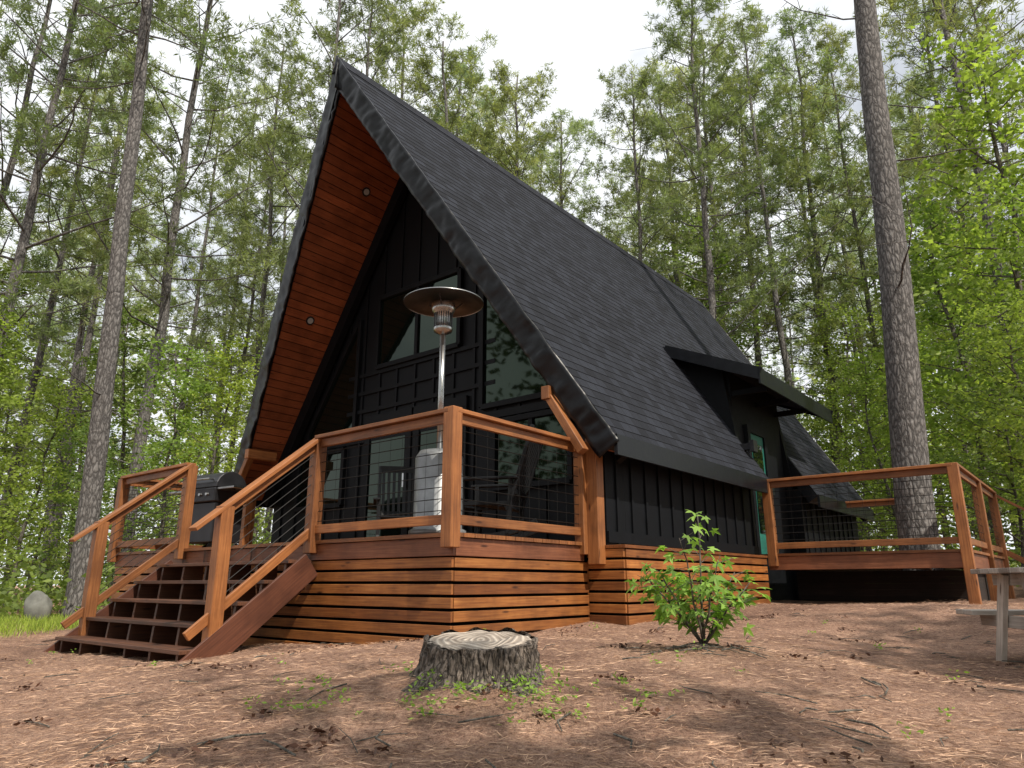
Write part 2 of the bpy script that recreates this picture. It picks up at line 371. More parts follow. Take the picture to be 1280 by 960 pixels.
for (px,Y,v,sc,th) in [(212,22,0,1.05,1.0),(22,18,2,1.0,.9),(402,24,1,1.05,.95),(252,31,4,1,.9),(66,25,1,1,.9),(300,35,4,1.1,.9),(345,29,0,1,.9),(130,33,3,1.1,1),(-30,22,0,1,1),(560,29,0,1.02,1.1),(640,30,2,.95,1.1),(500,30,3,1.1,1),(455,27,2,1.05,.9),(600,35,2,1.05,1.1),(685,37,1,.95,1.1),
  (800,27,2,.86,1),(882,23,0,.92,1),(972,27,1,.98,1),(1020,33,4,1.1,1),(1240,19,3,1,1),(1205,26,0,1,1),(1170,36,4,1.1,1),(930,31,3,.95,1.1),(1290,24,2,1,1),(1080,29,1,1,.9),(845,33,0,1,1.1),(785,36,2,.9,1.1)]:
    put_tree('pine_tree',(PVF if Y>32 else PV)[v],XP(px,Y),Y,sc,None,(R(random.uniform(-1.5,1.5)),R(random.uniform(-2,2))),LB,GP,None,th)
placed=[(XP(a_,b_),b_) for a_,b_ in [(212,22),(882,23),(560,29)]]
cnt=0
while cnt<42:
    Y=random.uniform(29,56);px=random.uniform(-100,1380);X=XP(px,Y)
    if 700<px<760 and Y<50 : continue
    if any((X-a)**2+(Y-b)**2<8 for a,b in placed): continue
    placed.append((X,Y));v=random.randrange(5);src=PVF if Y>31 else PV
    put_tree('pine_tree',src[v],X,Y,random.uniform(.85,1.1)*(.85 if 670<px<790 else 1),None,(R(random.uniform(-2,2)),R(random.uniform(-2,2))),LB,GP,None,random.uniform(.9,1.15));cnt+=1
# trees behind the viewer (dappled shade and reflections)
for X,Y,v in [(17,3,PV[1]),(-1,-13,PSP),(-9,-8,PV[1]),(-15,3,PV[0])]:
    put_tree('pine_tree',v,X,Y,1.0,X,(0,0),LB,GP)
GB='leafy understory trees around the cabin';LBB='slender broadleaf tree with bright green leaves in the woods'
for X,Y,s in [(5.2,-3.6,1.35),(1.0,-3.6,1.4),(9.8,-1.6,1.5),(12.2,-3.2,1.9)]:
    put_tree('broadleaf_tree',BSP,X,Y,s,X*1.7,(0,0),LBB,GB)
bl=[(40,17,0,.9),(90,20,1,1),(250,19,1,1.05),(300,22,0,1),(200,24,2,1),(150,18,3,1),(20,22,2,1.05),(350,24,2,.9),(-30,19,0,1),(270,27,0,1.1),(60,30,4,1.2),
 (1040,24,2,1.0),(1100,22,0,1.05),(1180,18,0,1.25),(1250,15,1,1.35),(1215,21,0,1.2),(1290,18,4,1.2),(1030,30,4,1.2),(985,30,0,1),(1130,27,2,1.3),(1200,13.5,3,1.0),(1270,12.5,1,.8),(1300,28,2,1.3),(1075,18.5,1,.95),(1160,31,4,1.3)]
for px,Y,v,sc in bl: put_tree('broadleaf_tree',BV[v],XP(px,Y),Y,sc,None,(0,0),LBB,GB)
for px,Y,v,sc in [(1235,16.5,0,1.7),(1180,24,0,1.8)]: put_tree('broadleaf_tree',BV[v],XP(px,Y),Y,sc,None,(0,0),'tall broadleaf tree with glowing yellow-green leaves',GB)
c=0
while c<18:
    Y=random.uniform(25,46);px=random.uniform(-100,1380);X=XP(px,Y);a,b_=to_local(X,Y)
    if -9<a<3 and -2<b_<16: continue
    put_tree('broadleaf_tree',BV[random.choice([0,2,1,4])],X,Y,random.uniform(.9,1.5),None,(0,0),LBB,GB);c+=1
# undergrowth & distant wood (stuff)
C=[];T=[]
for i in range(1300):
    Y=random.uniform(13.5,34);px=random.uniform(-200,1450);X=XP(px,Y);a,b_=to_local(X,Y)
    if -9<a<4.5 and -3<b_<14.5: continue
    if Y<15 and -7<X<5: continue
    r_=random.uniform(.3,.9);hh=random.uniform(.3,1.7);ti=random.random();g0=gz(X,Y,False);m_=36
    p=rng.normal(size=(m_,3))*[r_*.5,r_*.5,hh*.35]+[X,Y,g0+hh*.5];p[:,2]=np.maximum(p[:,2],g0+.02);C.append(p);T.append(np.clip(ti*.6+rng.random(m_)*.4,0,1))
C=np.concatenate(C);T=np.concatenate(T);D=rdir(len(C),.4)
o=bpy.data.objects.new('undergrowth',leafmesh('undergrowth',C,D,rng.uniform(.09,.17,len(C)),rng.uniform(.07,.11,len(C)),M_leafdk,T));COL.objects.link(o);o['kind']='stuff';o['label']='low green leafy undergrowth on the forest floor';o['category']='undergrowth'
for nm,a0,a1,d0,d1,cntc,mat,lb in (('distant_wood',-62,62,46,72,1200,M_leaffar,'distant wood behind the pines, haze painted into its leaf colour'),('surrounding_wood',80,280,26,34,1000,M_leafbehind,'unseen wood enclosing the clearing, leaves darkened for window reflections')):
    C=[];T=[]
    for i in range(cntc):
        az=random.uniform(a0,a1);d=random.uniform(d0,d1)
        zc=random.uniform(0,1)**1.2*(16+6*noise.noise(Vector((az*.12,1,1)))) if nm[0]=='d' else random.uniform(0,22)
        X=d*math.sin(R(az));Y=d*math.cos(R(az))
        m_=30;r_=random.uniform(.9,2.1);ti=random.random()
        C.append(rng.normal(size=(m_,3))*[r_*.7,r_*.7,r_*.5]+[X,Y,zc+.5]);T.append(np.clip(ti*.6+rng.random(m_)*.4,0,1))
    C=np.concatenate(C);T=np.concatenate(T);D=rdir(len(C),.6)
    o=bpy.data.objects.new(nm,leafmesh(nm,C,D,rng.uniform(.35,.7,len(C)),rng.uniform(.25,.45,len(C)),mat,T));COL.objects.link(o);o['kind']='stuff';o['label']=lb;o['category']='forest'
# litter
N=66000
yy=1.9+rng.random(N)**1.8*8.5;pxs=rng.uniform(-100,1380,N);xx=yy*(pxs-640)/900
C=np.zeros((N,3));C[:,0]=xx;C[:,1]=yy
gzv=np.array([gz(float(x),float(y)) for x,y in zip(xx,yy)]);C[:,2]=gzv+rng.uniform(.002,.012,N)
keep=(xx-SX)**2+(yy-SY)**2>.10;C=C[keep];N=len(C)
D=rdir(N,.0);D[:,2]=rng.normal(0,.1,N)
o=bpy.data.objects.new('pine_litter',leafmesh('pine_litter',C,D,rng.uniform(.035,.095,N),rng.uniform(.0016,.0034,N),M_litter));COL.objects.link(o);o['kind']='stuff';o['label']='dry reddish pine needles strewn over the ground';o['category']='pine needles'
mb=MB()
for i in range(190):
    if i<30: x=1.35+random.gauss(0,.16);y=5.15+random.gauss(0,.12)
    else: y=random.uniform(2.3,9);x=y*(random.uniform(0,1280)-640)/900
    az=random.uniform(0,6.28);L=random.uniform(.04,.3);z=gz(x,y)+.010
    p=Vector((x,y,z));q=p+Vector((math.cos(az)*L,math.sin(az)*L,0));q.z=gz(q.x,q.y)+.012;m_=p.lerp(q,.5)+Vector((random.gauss(0,.02),random.gauss(0,.02),.006))
    r_=random.uniform(.002,.006);mb.tube([p,m_,q],[r_,r_,r_*.6],5)
o=mb.obj('fallen_twigs',M_bark2);o['kind']='stuff';o['label']='small fallen twigs on the forest floor';o['category']='twigs'
C=[];D=[]
for i in range(80):
    y=random.uniform(2.4,9);x=y*(random.uniform(0,1280)-640)/900
    for _ in range(random.randint(4,22)): 
        xx_=x+random.gauss(0,.05);yy_=y+random.gauss(0,.035);C.append((xx_,yy_,gz(xx_,yy_)+random.uniform(.004,.02)));D.append((random.gauss(0,1),random.gauss(0,1),random.gauss(0,.3)))
o=bpy.data.objects.new('bark_debris',leafmesh('bark_debris',np.array(C),np.array(D),rng.uniform(.015,.05,len(C)),rng.uniform(.01,.025,len(C)),M_tread));COL.objects.link(o);o['kind']='stuff';o['label']='dark bark chips scattered in pine litter';o['category']='debris'
def tufts(name,cents,nper,h,mat,label,spread=.05,w=.008):
    C=[];D=[]
    for x,y in cents:
        z=gz(x,y)
        for _ in range(nper):
            C.append((x+random.gauss(0,spread),y+random.gauss(0,spread),z-.005));D.append((random.gauss(0,.35),random.gauss(0,.35),1))
    C=np.array(C);D=np.array(D);o=bpy.data.objects.new(name,leafmesh(name,C,D,rng.uniform(.4,1.1,len(C))*h,w,mat));COL.objects.link(o);o['kind']='stuff';o['label']=label;o['category']='grass'
tufts('grass',[(random.uniform(-12.5,-6.3),random.uniform(8.6,13.5)) for _ in range(1000)],14,.19,M_grass,'bright green grass patch beyond the stairs',.1,.010)
cs=[(SX+random.gauss(0,.36),3.62+random.gauss(0,.17)) for _ in range(90)]+[(y*(random.uniform(0,1280)-640)/900,y) for y in [random.uniform(3,8) for _ in range(36)]]
cs=[c_ for c_ in cs if (c_[0]-SX)**2+(c_[1]-SY)**2>.12]
C=[];D=[]
for x,y in cs:
    z=gz(x,y);hh=random.uniform(.02,.10)
    for _ in range(random.randint(6,14)): C.append((x+random.gauss(0,.02),y+random.gauss(0,.02),z+random.uniform(.3,1)*hh));D.append((random.gauss(0,1),random.gauss(0,1),random.uniform(-.1,.7)))
o=bpy.data.objects.new('weeds',leafmesh('weeds',np.array(C),np.array(D),rng.uniform(.015,.035,len(C)),rng.uniform(.008,.016,len(C)),M_sap));COL.objects.link(o);o['kind']='stuff';o['label']='tiny green weeds sprouting through pine needles';o['category']='weeds'
# ------------------------------------------------------------------ CABIN
cabin=empty('a_frame_cabin',(CX,CY,0),PHI,'black A-frame cabin with steep shingle roof and wood soffit','cabin')
A0=-3.31;HW=3.81;RISE=6.04;SL=7.141;ZB=1.51;NB=8.8
def P(b,s,off,side=1):
    nx,nz=.8458,.5335
    a=HW*(1-s)+nx*off
    if a<0: s=1+nx*off/HW;a=0
    z=ZB+RISE*s+nz*off
    return Vector((A0+side*a,b,z))
bf=lambda s:1.96-1.15*s
br_=lambda s:12.5+.7*s
roof={}
for side in (1,-1):
    mb=MB()
    secs=[(0,.413,[(None,6.5),(NB,None)]),(.413,1,[(None,None)])] if side==1 else [(0,1,[(None,None)])]
    for s0,s1,rs in secs:
        for l,r_ in rs:
            q=[(bf(s0) if l is None else l,s0),(br_(s0) if r_ is None else r_,s0),(br_(s1) if r_ is None else r_,s1),(bf(s1) if l is None else l,s1)]
            mb.prism([P(b,s,0,side) for b,s in q],None,0,[P(b,s,-.2,side) for b,s in q])
    roof[side]=mb.obj('roof',M_flash,cabin)
    mb=MB();nC=50
    for i in range(nC):
        s0,s1=i/nC,(i+1)/nC
        rs=[(bf(s0),bf(s1),6.5,6.5),(NB,NB,br_(s0),br_(s1))] if side==1 and s1<=.42 else [(bf(s0),bf(s1),br_(s0),br_(s1))]
        for l0,l1,r0,r1 in rs:
            A=P(l0,s0,.008,side);B=P(r0,s0,.008,side);Cc=P(r1,s1,.004,side);Dd=P(l1,s1,.004,side)
            mb.poly([A,B,Cc,Dd],0,[(l0,s0*SL),(r0,s0*SL),(r1,s1*SL),(l1,s1*SL)])
            mb.poly([P(l0,s0,0.001,side),P(r0,s0,.001,side),B,A],0,[(l0,s0*SL)]*4)
    mb.obj('shingles',M_sh,roof[side])
    for (edge,nm,sg) in ((bf,'rake_flashing',-1),(br_,'rake_flashing',1)):
        n1,n2=190,7;vs=[];fs_=[]
        for i in range(n1+1):
            s=-.012+1.018*i/n1
            for j in range(n2+1):
                f=j/n2;off=.022-.29*f-(.012*abs(noise.noise(Vector((i*.16,0,side)))*2.5)*f**2)
                wr=.03*noise.noise(Vector((i*.13,f*.9,side*5+sg)))+.018*noise.noise(Vector((i*.5,f*2.2,9)))
                vs.append(tuple(P(edge(s)+sg*(.045)+sg*wr,s,off,side)))
        for i in range(n1):
            for j in range(n2):
                a=i*(n2+1)+j;fs_.append((a,a+1,a+n2+2,a+n2+1))
        me=bpy.data.meshes.new(nm);me.from_pydata(vs,[],fs_);me.materials.append(M_flash);me.polygons.foreach_set('use_smooth',[True]*len(fs_))
        o=bpy.data.objects.new(nm,me);o.parent=roof[side];COL.objects.link(o);sm=o.modifiers.new('s','SOLIDIFY');sm.thickness=.02
    rr=[(1.96,6.5),(NB,12.5)] if side==1 else [(1.96,12.5)]
    for l,r_ in rr:
        mb=MB();a=A0+side*(HW+.015);mb.beam((a,l-.03,ZB-.09),(a,r_+.02,ZB-.09),.04,.22);mb.obj('eave_fascia',M_flash,roof[side])
    mb=MB();nP=50
    for i in range(nP):
        s0,s1=(i/nP+.0009)*.95,((i+1)/nP-.0009)*.95
        q=[(bf(s0)+.03,s0),(2.6,s0),(2.6,s1),(bf(s1)+.03,s1)]
        ou=random.uniform(0,30);U=[(ou,s0*SL+ou),(ou+1,s0*SL+ou),(ou+1.3,s1*SL+ou),(ou,s1*SL+ou)]
        mb.prism([P(b,s,-.207,side) for b,s in q],None,0,[P(b,s,-.22,side) for b,s in q],U)
    me_o=mb.obj('soffit',M_soffit,roof[side])
    if side==-1:
        me_o['label']='reddish tongue and groove pine soffit with recessed lights'
        for b_,s in ((1.95,.78),(1.92,.46)):
            q=P(b_,s,-.222,-1);nn=(P(0,.3,-1,-1)-P(0,.3,0,-1));mb=MB();mb.tube([q,q+nn*.012],[.075,.075],20);mb.tube([q+nn*.012,q+nn*.016],[.05,.05],20,1)
            mb.obj('downlight',[M_darksteel,M_white],roof[side])
    mb=MB();mb.prism([P(2.42,0,-.222,side),P(2.42,.95,-.222,side),P(2.42,.90,-.42,side),P(2.42,0,-.42,side)],(0,.12,0));mb.obj('rafter',M_black,roof[side])
mb=MB();mb.prism([(A0-.14,.78,7.36),(A0,.78,7.595),(A0+.14,.78,7.36)],(0,12.44,0));mb.obj('ridge_cap',M_sh,roof[1])
ZW=1.66
mb=MB();gable=[(-6.82,2.6,-.3),(.2,2.6,-.3),(.2,2.6,ZW),(A0,2.6,ZW+3.51*1.585),(-6.82,2.6,ZW)]
mb.prism(gable,(0,.15,0))
gable2=[(x,12.3,z) for x,_,z in gable];mb.prism(gable2,(0,.12,0))
for a in (.14,):
    mb.box(a-.06,a+.06,2.752,6.5,-.3,ZW);mb.box(a-.06,a+.06,NB,12.298,-.3,ZW)
mb.box(-6.82,-6.7,2.752,12.298,-.3,ZW)
mb.box(.06,.2,2.2,2.598,-.3,ZW)
mb.box(-.16,-.04,6.56,NB-.06,-.3,3.42)
for b_ in (6.5,NB):
    mb.prism([(.08,b_-.05,-.3),(.08,b_-.05,1.9),(-.12,b_-.05,3.42),(-1.15,b_-.05,3.86),(-1.15,b_-.05,-.3)],(0,.1,0))
walls=mb.obj('wall',M_black,cabin)
mb=MB()
x=2.4
while x<6.4: mb.box(.2,.222,x,x+.045,.1,ZW-.01);x+=.33
x=NB+.15
while x<12.2: mb.box(.2,.222,x,x+.045,.1,ZW-.01);x+=.33
def roofz(a): return ZW+(3.51-abs(a-A0))*1.585
x=-6.6
while x<.1:
    mb.box(x,x+.045,2.576,2.6,.43,roofz(x)-.02);x+=.405
for z in (2.92,3.22,2.62): mb.box(-4.9,-1.72,2.565,2.6,z,z+.06)
mb.box(-6.5,-.1,2.562,2.6,2.14,2.24)
mb.box(.2,.225,2.2,6.5,.43,.55)
mb.obj('batten',M_black,walls)
def window(pts,mull=(),bars=(),fw=.075,b0=2.6):
    fr=MB();n_=len(pts)
    for i in range(n_):
        p,q=pts[i],pts[(i+1)%n_];fr.beam((p[0],b0-.035,p[1]),(q[0],b0-.035,q[1]),fw,.07,(0,1,0)) 
    for x,z0,z1 in mull: fr.beam((x,b0-.03,z0),(x,b0-.03,z1),fw*.9,.06,(0,1,0))
    for x0,x1,z in bars: fr.beam((x0,b0-.03,z),(x1,b0-.03,z),fw*.7,.05,(0,1,0))
    g=MB();g.poly([(p[0],b0-.028,p[1]) for p in pts])
    e=g.obj('window',M_glass,cabin);w=fr.obj('window_frame',M_black,e,False,.004)
    return e
window([(-4.2,3.32),(-2.4,3.32),(-2.4,4.5),(-4.2,4.5)],mull=[(-3.3,3.32,4.5)])
window([(-1.95,2.32),(-.72,2.32),(-.72,2.44),(-1.95,4.25)])
window([(-5.9,2.32),(-4.67,2.32),(-4.67,4.25),(-5.9,2.44)])
window([(-1.72,1.2),(-.5,1.2),(-.5,2.08),(-1.72,2.08)],mull=[(-1.1,1.2,2.08)])
window([(-6.1,1.2),(-4.9,1.2),(-4.9,2.08),(-6.1,2.08)],mull=[(-5.5,1.2,2.08)])
for a,bb in ((-4.4,-3.33),(-3.29,-2.22)):
    fr=MB()
    for z,zz in ((.44,.66),(2.38,2.54)): fr.box(a,bb,2.545,2.598,z,zz)
    fr.box(a,a+.13,2.545,2.598,.66,2.38);fr.box(bb-.13,bb,2.545,2.598,.66,2.38)
    d=fr.obj('door',M_black,cabin,False,.004)
    mb=MB();mb.poly([(a+.1,2.57,.6),(bb-.1,2.57,.6),(bb-.1,2.57,2.4),(a+.1,2.57,2.4)]);mb.obj('door_glass',M_glass,d)
    h=MB();h.box(bb-.09,bb-.06,2.49,2.52,1.35,1.6);h.box(bb-.085,bb-.065,2.52,2.546,1.36,1.39);h.box(bb-.085,bb-.065,2.52,2.546,1.56,1.59);h.obj('handle',M_steel,d)
mb=MB();mb.box(-.04,.0,7.1,7.72,.43,2.45);d=mb.obj('door',M_teal,cabin,False,.005);d['label']='teal painted side door with glass pane'
mb=MB();mb.box(.0,.012,7.2,7.62,.8,2.28);mb.obj('door_glass',M_glass,d)
mb=MB()
for b0_,b1 in ((6.98,7.1),(7.72,7.84)): mb.box(-.04,.03,b0_,b1,.43,2.57)
mb.box(-.04,.03,7.1,7.72,2.45,2.57);mb.obj('door_frame',M_black,d)
mb=MB();mb.prism([(-1.25,6.2,4.05),(.58,6.2,3.24),(.58,6.2,3.12),(-1.25,6.2,3.93)],(0,3.7,0))
dr=mb.obj('dormer_roof',M_sh,cabin)
mb=MB();mb.beam((-1.0,6.185,3.87),(.61,6.185,3.16),.03,.19);mb.beam((-1.0,9.915,3.87),(.61,9.915,3.16),.03,.19);mb.box(.582,.61,6.17,9.93,3.0,3.26);mb.obj('dormer_fascia',M_flash,dr)
for b_ in (6.6,7.6,8.55):
    mb=MB();mb.box(-.04,.54,b_,b_+.07,2.98,3.07);mb.obj('bracket',M_black,dr)
mb=MB();mb.box(.08,.3,6.33,6.43,2.02,2.12);mb.box(.3,.36,6.3,6.46,1.98,2.16);mb.obj('wall_light',M_darksteel,cabin)
for sgn,x in ((1,.13),(-1,-6.75)):
    mb=MB();mb.box(x-.07,x+.07,2.03,2.17,.2,1.55);mb.obj('porch_post',M_cedar,cabin,False,.005)
    mb=MB();mb.beam((x+sgn*.06,1.80,1.36),(x-sgn*.36,1.80,2.02),.09,.11,(0,1,0));mb.obj('brace',M_cedar,cabin,False,.005)
    mb=MB();mb.beam((x-sgn*.38,1.72,2.07),(x-sgn*.38,2.25,2.07),.11,.15);mb.obj('beam_end',M_cedar,cabin,False,.005)
# ------------------------------------------------------------------ decks
FZ=.43;RT=1.52
def railing(parent,p,q,z0=FZ,top=RT,wire=True):
    p=Vector((*p,0));q=Vector((*q,0));d=(q-p);L=d.length;d.normalize()
    mb=MB();mb.beam(p+Vector((0,0,top-.02)),q+Vector((0,0,top-.02)),.13,.038)
    mb.beam(p+Vector((0,0,top-.085)),q+Vector((0,0,top-.085)),.038,.085)
    mb.beam(p+Vector((0,0,z0+.11)),q+Vector((0,0,z0+.11)),.038,.085)
    r=mb.obj('railing',M_cedar,parent,False,.004)
    if wire:
        w=MB();a=.07
        z=z0+.19
        while z<top-.14:
            w.tube([p+d*a+Vector((0,0,z)),q-d*a+Vector((0,0,z))],[.0042,.0042],4);z+=.102
        nv=max(2,int(L/.155))
        for k in range(1,nv): 
            x=p+d*(L*k/nv);w.tube([x+Vector((0,0,z0+.15)),x+Vector((0,0,top-.12))],[.0018,.0018],4)
        w.obj('wire_mesh',M_wire,r)
    return r
def post(parent,a,b,z0,z1,w=.125,mat=None):
    mb=MB();mb.box(a-w/2,a+w/2,b-w/2,b+w/2,z0,z1);return mb.obj('post',mat or M_cedar,parent,False,.006)
def slats(mb,p,q,ztop,zbot,th=.028):
    p=Vector(p);q=Vector(q);z=ztop
    while z>zbot:
        j=random.uniform(-.003,.003)
        mb.beam((p.x,p.y,z-.045+j),(q.x,q.y,z-.045+j*.3),th,.086);z-=.112
deck=empty('front_deck',(CX,CY,0),PHI,'raised cedar front deck with wire railings and wide stairs','deck')
DW=-6.66
mb=MB();y=.0
while y<2.56: mb.box(DW-.03,.03,y,min(y+.135,2.56),FZ-.035,FZ);y+=.142
mb.obj('deck_floor',M_cedar,deck)
mb=MB();mb.box(DW,0,.03,.07,.235,FZ-.04);mb.box(-.04,0,.072,2.05,.235,FZ-.04);mb.box(DW,DW+.04,.072,2.55,.235,FZ-.04);mb.obj('rim_joist',M_rim,deck,False,.003)
mb=MB();slats(mb,(DW,.06),(-.02,.06),.225,-.72);slats(mb,(-.03,.08),(-.03,2.15),.225,-.45);slats(mb,(DW+.02,.08),(DW+.02,2.5),.225,-.7);mb.obj('skirting',M_slat,deck,False,.003)
mb=MB();mb.box(DW+.06,-.09,.12,.14,-.8,.38);mb.box(-.12,-.09,.14,2.5,-.8,.38);mb.box(DW+.06,DW+.09,.14,2.5,-.8,.38);mb.obj('painted_shade_backing',M_backing,deck)  # black sheets paint the shade seen through the slat gaps
SA,SB=-1.97,-4.70
for a,b_ in ((0,0),(SA,0),(SB,0),(DW,0),(0,2.03),(DW,2.0)): post(deck,a,b_,.3,RT-.04 if (a,b_)!=(0,0) else RT+.01)
railing(deck,(SA,0),(0,0));railing(deck,(0,0),(0,2.05));railing(deck,(DW,0),(SB,0));railing(deck,(DW,0),(DW,2.0))
tr=MB();rise=.196;run=.25
stairs_e=MB()
for k in range(1,6):
    z=FZ-rise*k;b0=-run*k
    for j in range(2): tr.box(SB-.02,SA+.02,b0-.02+j*.137,b0+.112+j*.137,z-.036,z)
def saw(a):
    pts=[(a,.0,FZ-.04)]
    for k in range(1,6):
        z=FZ-rise*k-.037;b1=-run*(k-1);pts+=[(a,b1,z),(a,b1-run+.015,z)]
    pts+=[(a,-run*5+.015,-.8),(a,-run*4.2,-.8),(a,.0,-.05)]
    return pts
for i in range(6):
    a=SB+.06+(SA-SB-.16)*i/5;stairs_e.prism(saw(a),(.04,0,0))
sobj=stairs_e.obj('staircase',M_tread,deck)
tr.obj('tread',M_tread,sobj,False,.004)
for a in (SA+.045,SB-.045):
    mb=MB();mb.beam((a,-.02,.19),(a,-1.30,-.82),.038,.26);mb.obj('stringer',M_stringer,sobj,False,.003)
slope=.81
for a in (SA,SB):
    post(sobj,a,-.98,-.62,.70)
    mb=MB();mb.beam((a,0,RT-.02),(a,-1.27,RT-.02-1.27*slope),.13,.038);mb.beam((a,-.03,RT-.1),(a,-1.0,RT-.1-.97*slope),.038,.085)
    mb.beam((a,-.03,.52),(a,-1.22,.52-1.19*slope),.038,.085);r=mb.obj('stair_railing',M_cedar,sobj,False,.004)
    w=MB()
    for i in range(1,9):
        z=.55+i*.1;w.tube([(a,-.06,z-.05),(a,-.93,z-.05-.87*slope)],[.004]*2,4)
    w.obj('wire_mesh',M_wire,r)
mb=MB();slats(mb,(-.04,2.17),(.42,2.17),.36,-.5);slats(mb,(.42,2.19),(.42,6.2),.36,-.5);mb.box(0.0,.45,2.15,6.2,.365,.40)
sk=mb.obj('base_skirting',M_slat,cabin,False,.003);mb=MB();mb.box(.0,.38,2.21,6.2,-.6,.35);mb.obj('painted_shade_backing',M_backing,sk)  # black box behind these slats, painted shade for the gaps
sd=empty('side_deck',(CX,CY,0),PHI,'raised cedar side deck with wire railing around a pine','deck')
AE=2.95;BB=6.3;BE=10.2
mb=MB();y=BB
while y<BE:
    y2=min(y+.135,BE)
    if y2>7.6 and y<8.4: mb.box(.3,1.72,y,y2,FZ-.035,FZ);mb.box(2.48,AE+.03,y,y2,FZ-.035,FZ)
    else: mb.box(.3,AE+.03,y,y2,FZ-.035,FZ)
    y+=.142
mb.obj('deck_floor',M_cedar,sd)
mb=MB();mb.box(.42,AE,BB+.02,BB+.06,.2,FZ-.04);mb.box(AE-.04,AE,BB+.06,BE,.2,FZ-.04);mb.obj('rim_joist',M_rim,sd,False,.003)
mb=MB()
for a in np.arange(.6,AE-.2,.41): mb.box(a,a+.04,BB+.07,BE,.2,FZ-.04)
mb.obj('joist',M_tread,sd)
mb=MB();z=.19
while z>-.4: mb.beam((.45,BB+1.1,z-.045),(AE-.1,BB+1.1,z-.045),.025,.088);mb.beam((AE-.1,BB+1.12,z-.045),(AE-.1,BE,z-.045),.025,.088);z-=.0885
mb.obj('painted_under_deck_shade',M_undershade,sd)  # added dark screen painting the open shade below the side deck
for a,b_,z0 in ((.5,BB,.25),(AE,BB,-.35),(AE,BE,-.3),(AE,8.3,.2)): post(sd,a,b_,z0,RT)
for a,b_ in ((AE,8.3),(.6,BE)): post(sd,a,b_,-.4,.38)
railing(sd,(.5,BB),(AE,BB));railing(sd,(AE,BB),(AE,8.3));railing(sd,(AE,8.3),(AE,BE));railing(sd,(AE-1.4,BE),(.6,BE));post(sd,AE-1.4,BE,.2,RT)
mb=MB()
for k in range(1,4):
    z=FZ-.19*k
    mb.box(AE-.02+.26*(k-1),AE+.26*k,BE+.05,BE+1.1,z-.04,z)
s2=mb.obj('staircase',M_tread,sd)
mb=MB();mb.beam((AE,BE+.02,RT-.03),(AE+1.3,BE+.02,RT-.95),.1,.04);mb.beam((AE,BE+.02,.55),(AE+1.2,BE+.02,-.25),.04,.09);mb.obj('stair_railing',M_cedar,s2);post(s2,AE+1.05,BE+.02,-.35,.85)
# ------------------------------------------------------------------ patio heater
hx,hy=W(-.50,.34)
ht=empty('patio_heater',(hx,hy,FZ),0,'stainless steel mushroom patio heater standing on the deck','patio heater')
mb=MB();mb.lathe((0,0,0),[(0,.0),(.27,.0),(.27,.05),(.23,.07),(.23,.74),(.19,.80),(.05,.82),(.0,.82)],36);mb.obj('tank_cover',M_cover,ht,True)
mb=MB();mb.tube([(0,0,.78),(0,0,2.02)],[.03,.03],16);mb.obj('pole',M_steel,ht,True)
mb=MB();mb.lathe((0,0,2.0),[(.03,0),(.09,.03),(.10,.06),(.085,.08),(.085,.22),(.11,.24),(.12,.27),(.12,.33),(.0,.34)],32);mb.obj('burner',M_steel,ht,True)
mb=MB()
for i in range(22):
    th=i*math.pi/11;mb.tube([(.09*math.cos(th),.09*math.sin(th),2.06),(.09*math.cos(th),.09*math.sin(th),2.24)],[.004,.004],4)
for i in range(3):
    th=i*2.1+.4;mb.tube([(.11*math.cos(th),.11*math.sin(th),2.28),(.2*math.cos(th),.2*math.sin(th),2.37)],[.006,.006],6)
mb.obj('burner_guard',M_darksteel,ht)
mb=MB();mb.lathe((0,0,2.35),[(.41,-.012),(.408,-.003),(.40,.0),(.27,.028),(.18,.05),(.17,.055),(.15,.09),(.10,.115),(.0,.12)],48);mb.lathe((0,0,2.343),[(.405,-.0),(.27,.025),(.17,.047),(0,.055)],48);mb.obj('reflector',M_reflector,ht,True)
# ------------------------------------------------------------------ rocking chairs
def rocker(a,b,rot,lbl):
    X,Y=W(a,b);e=empty('rocking_chair',(X,Y,FZ),PHI+rot,lbl,'chair','dark rocking chairs on the front deck')
    mb=MB()
    for i in range(8): mb.box(-.27,.27,-.26+i*.066,-.205+i*.066,.40-.01*i,.42-.01*i)
    mb.box(-.28,-.24,-.26,.27,.36,.395);mb.box(.24,.28,-.26,.27,.36,.395);mb.obj('seat',M_chair,e,False,.003)
    mb=MB()
    for i in range(7):
        x=-.21+i*.07;mb.beam((x,.25,.38),(x*1.05,.50,1.12-.0),.04,.018,(0,1,0))
    mb.beam((-.27,.5,1.14),(.27,.5,1.14),.03,.09);mb.beam((-.26,.30,.5),(.26,.30,.5),.03,.06)
    for x in (-.27,.27): mb.beam((x,.24,.3),(x,.52,1.18),.045,.04,(0,1,0))
    mb.obj('backrest',M_chair,e,False,.003)
    for x in (-.30,.30):
        mb=MB();mb.box(x-.045,x+.045,-.32,.36,.62,.645);mb.obj('armrest',M_chair,e,False,.004)
    for x in (-.27,.27):
        for y in (-.25,.25):
            mb=MB();mb.beam((x,y,.06),(x,y+(.03 if y>0 else 0),.62),.045,.045,(0,1,0));mb.obj('leg',M_chair,e,False,.003)
        mb=MB();pts=[Vector((x,-.45+.1*i,.045+.12*((i-4.5)/5.0)**2)) for i in range(11)]
        for i in range(10): mb.beam(pts[i],pts[i+1],.035,.05)
        mb.obj('rocker',M_chair,e)
rocker(-.70,1.35,R(-65),'dark rocking chair near the cabin wall, turned sideways')
rocker(-2.9,2.0,R(50),'dark rocking chair standing beside the glass doors')
X,Y=W(-1.75,1.9);e=empty('side_table',(X,Y,FZ),PHI,'small dark slatted side table between rocking chairs','table')
mb=MB()
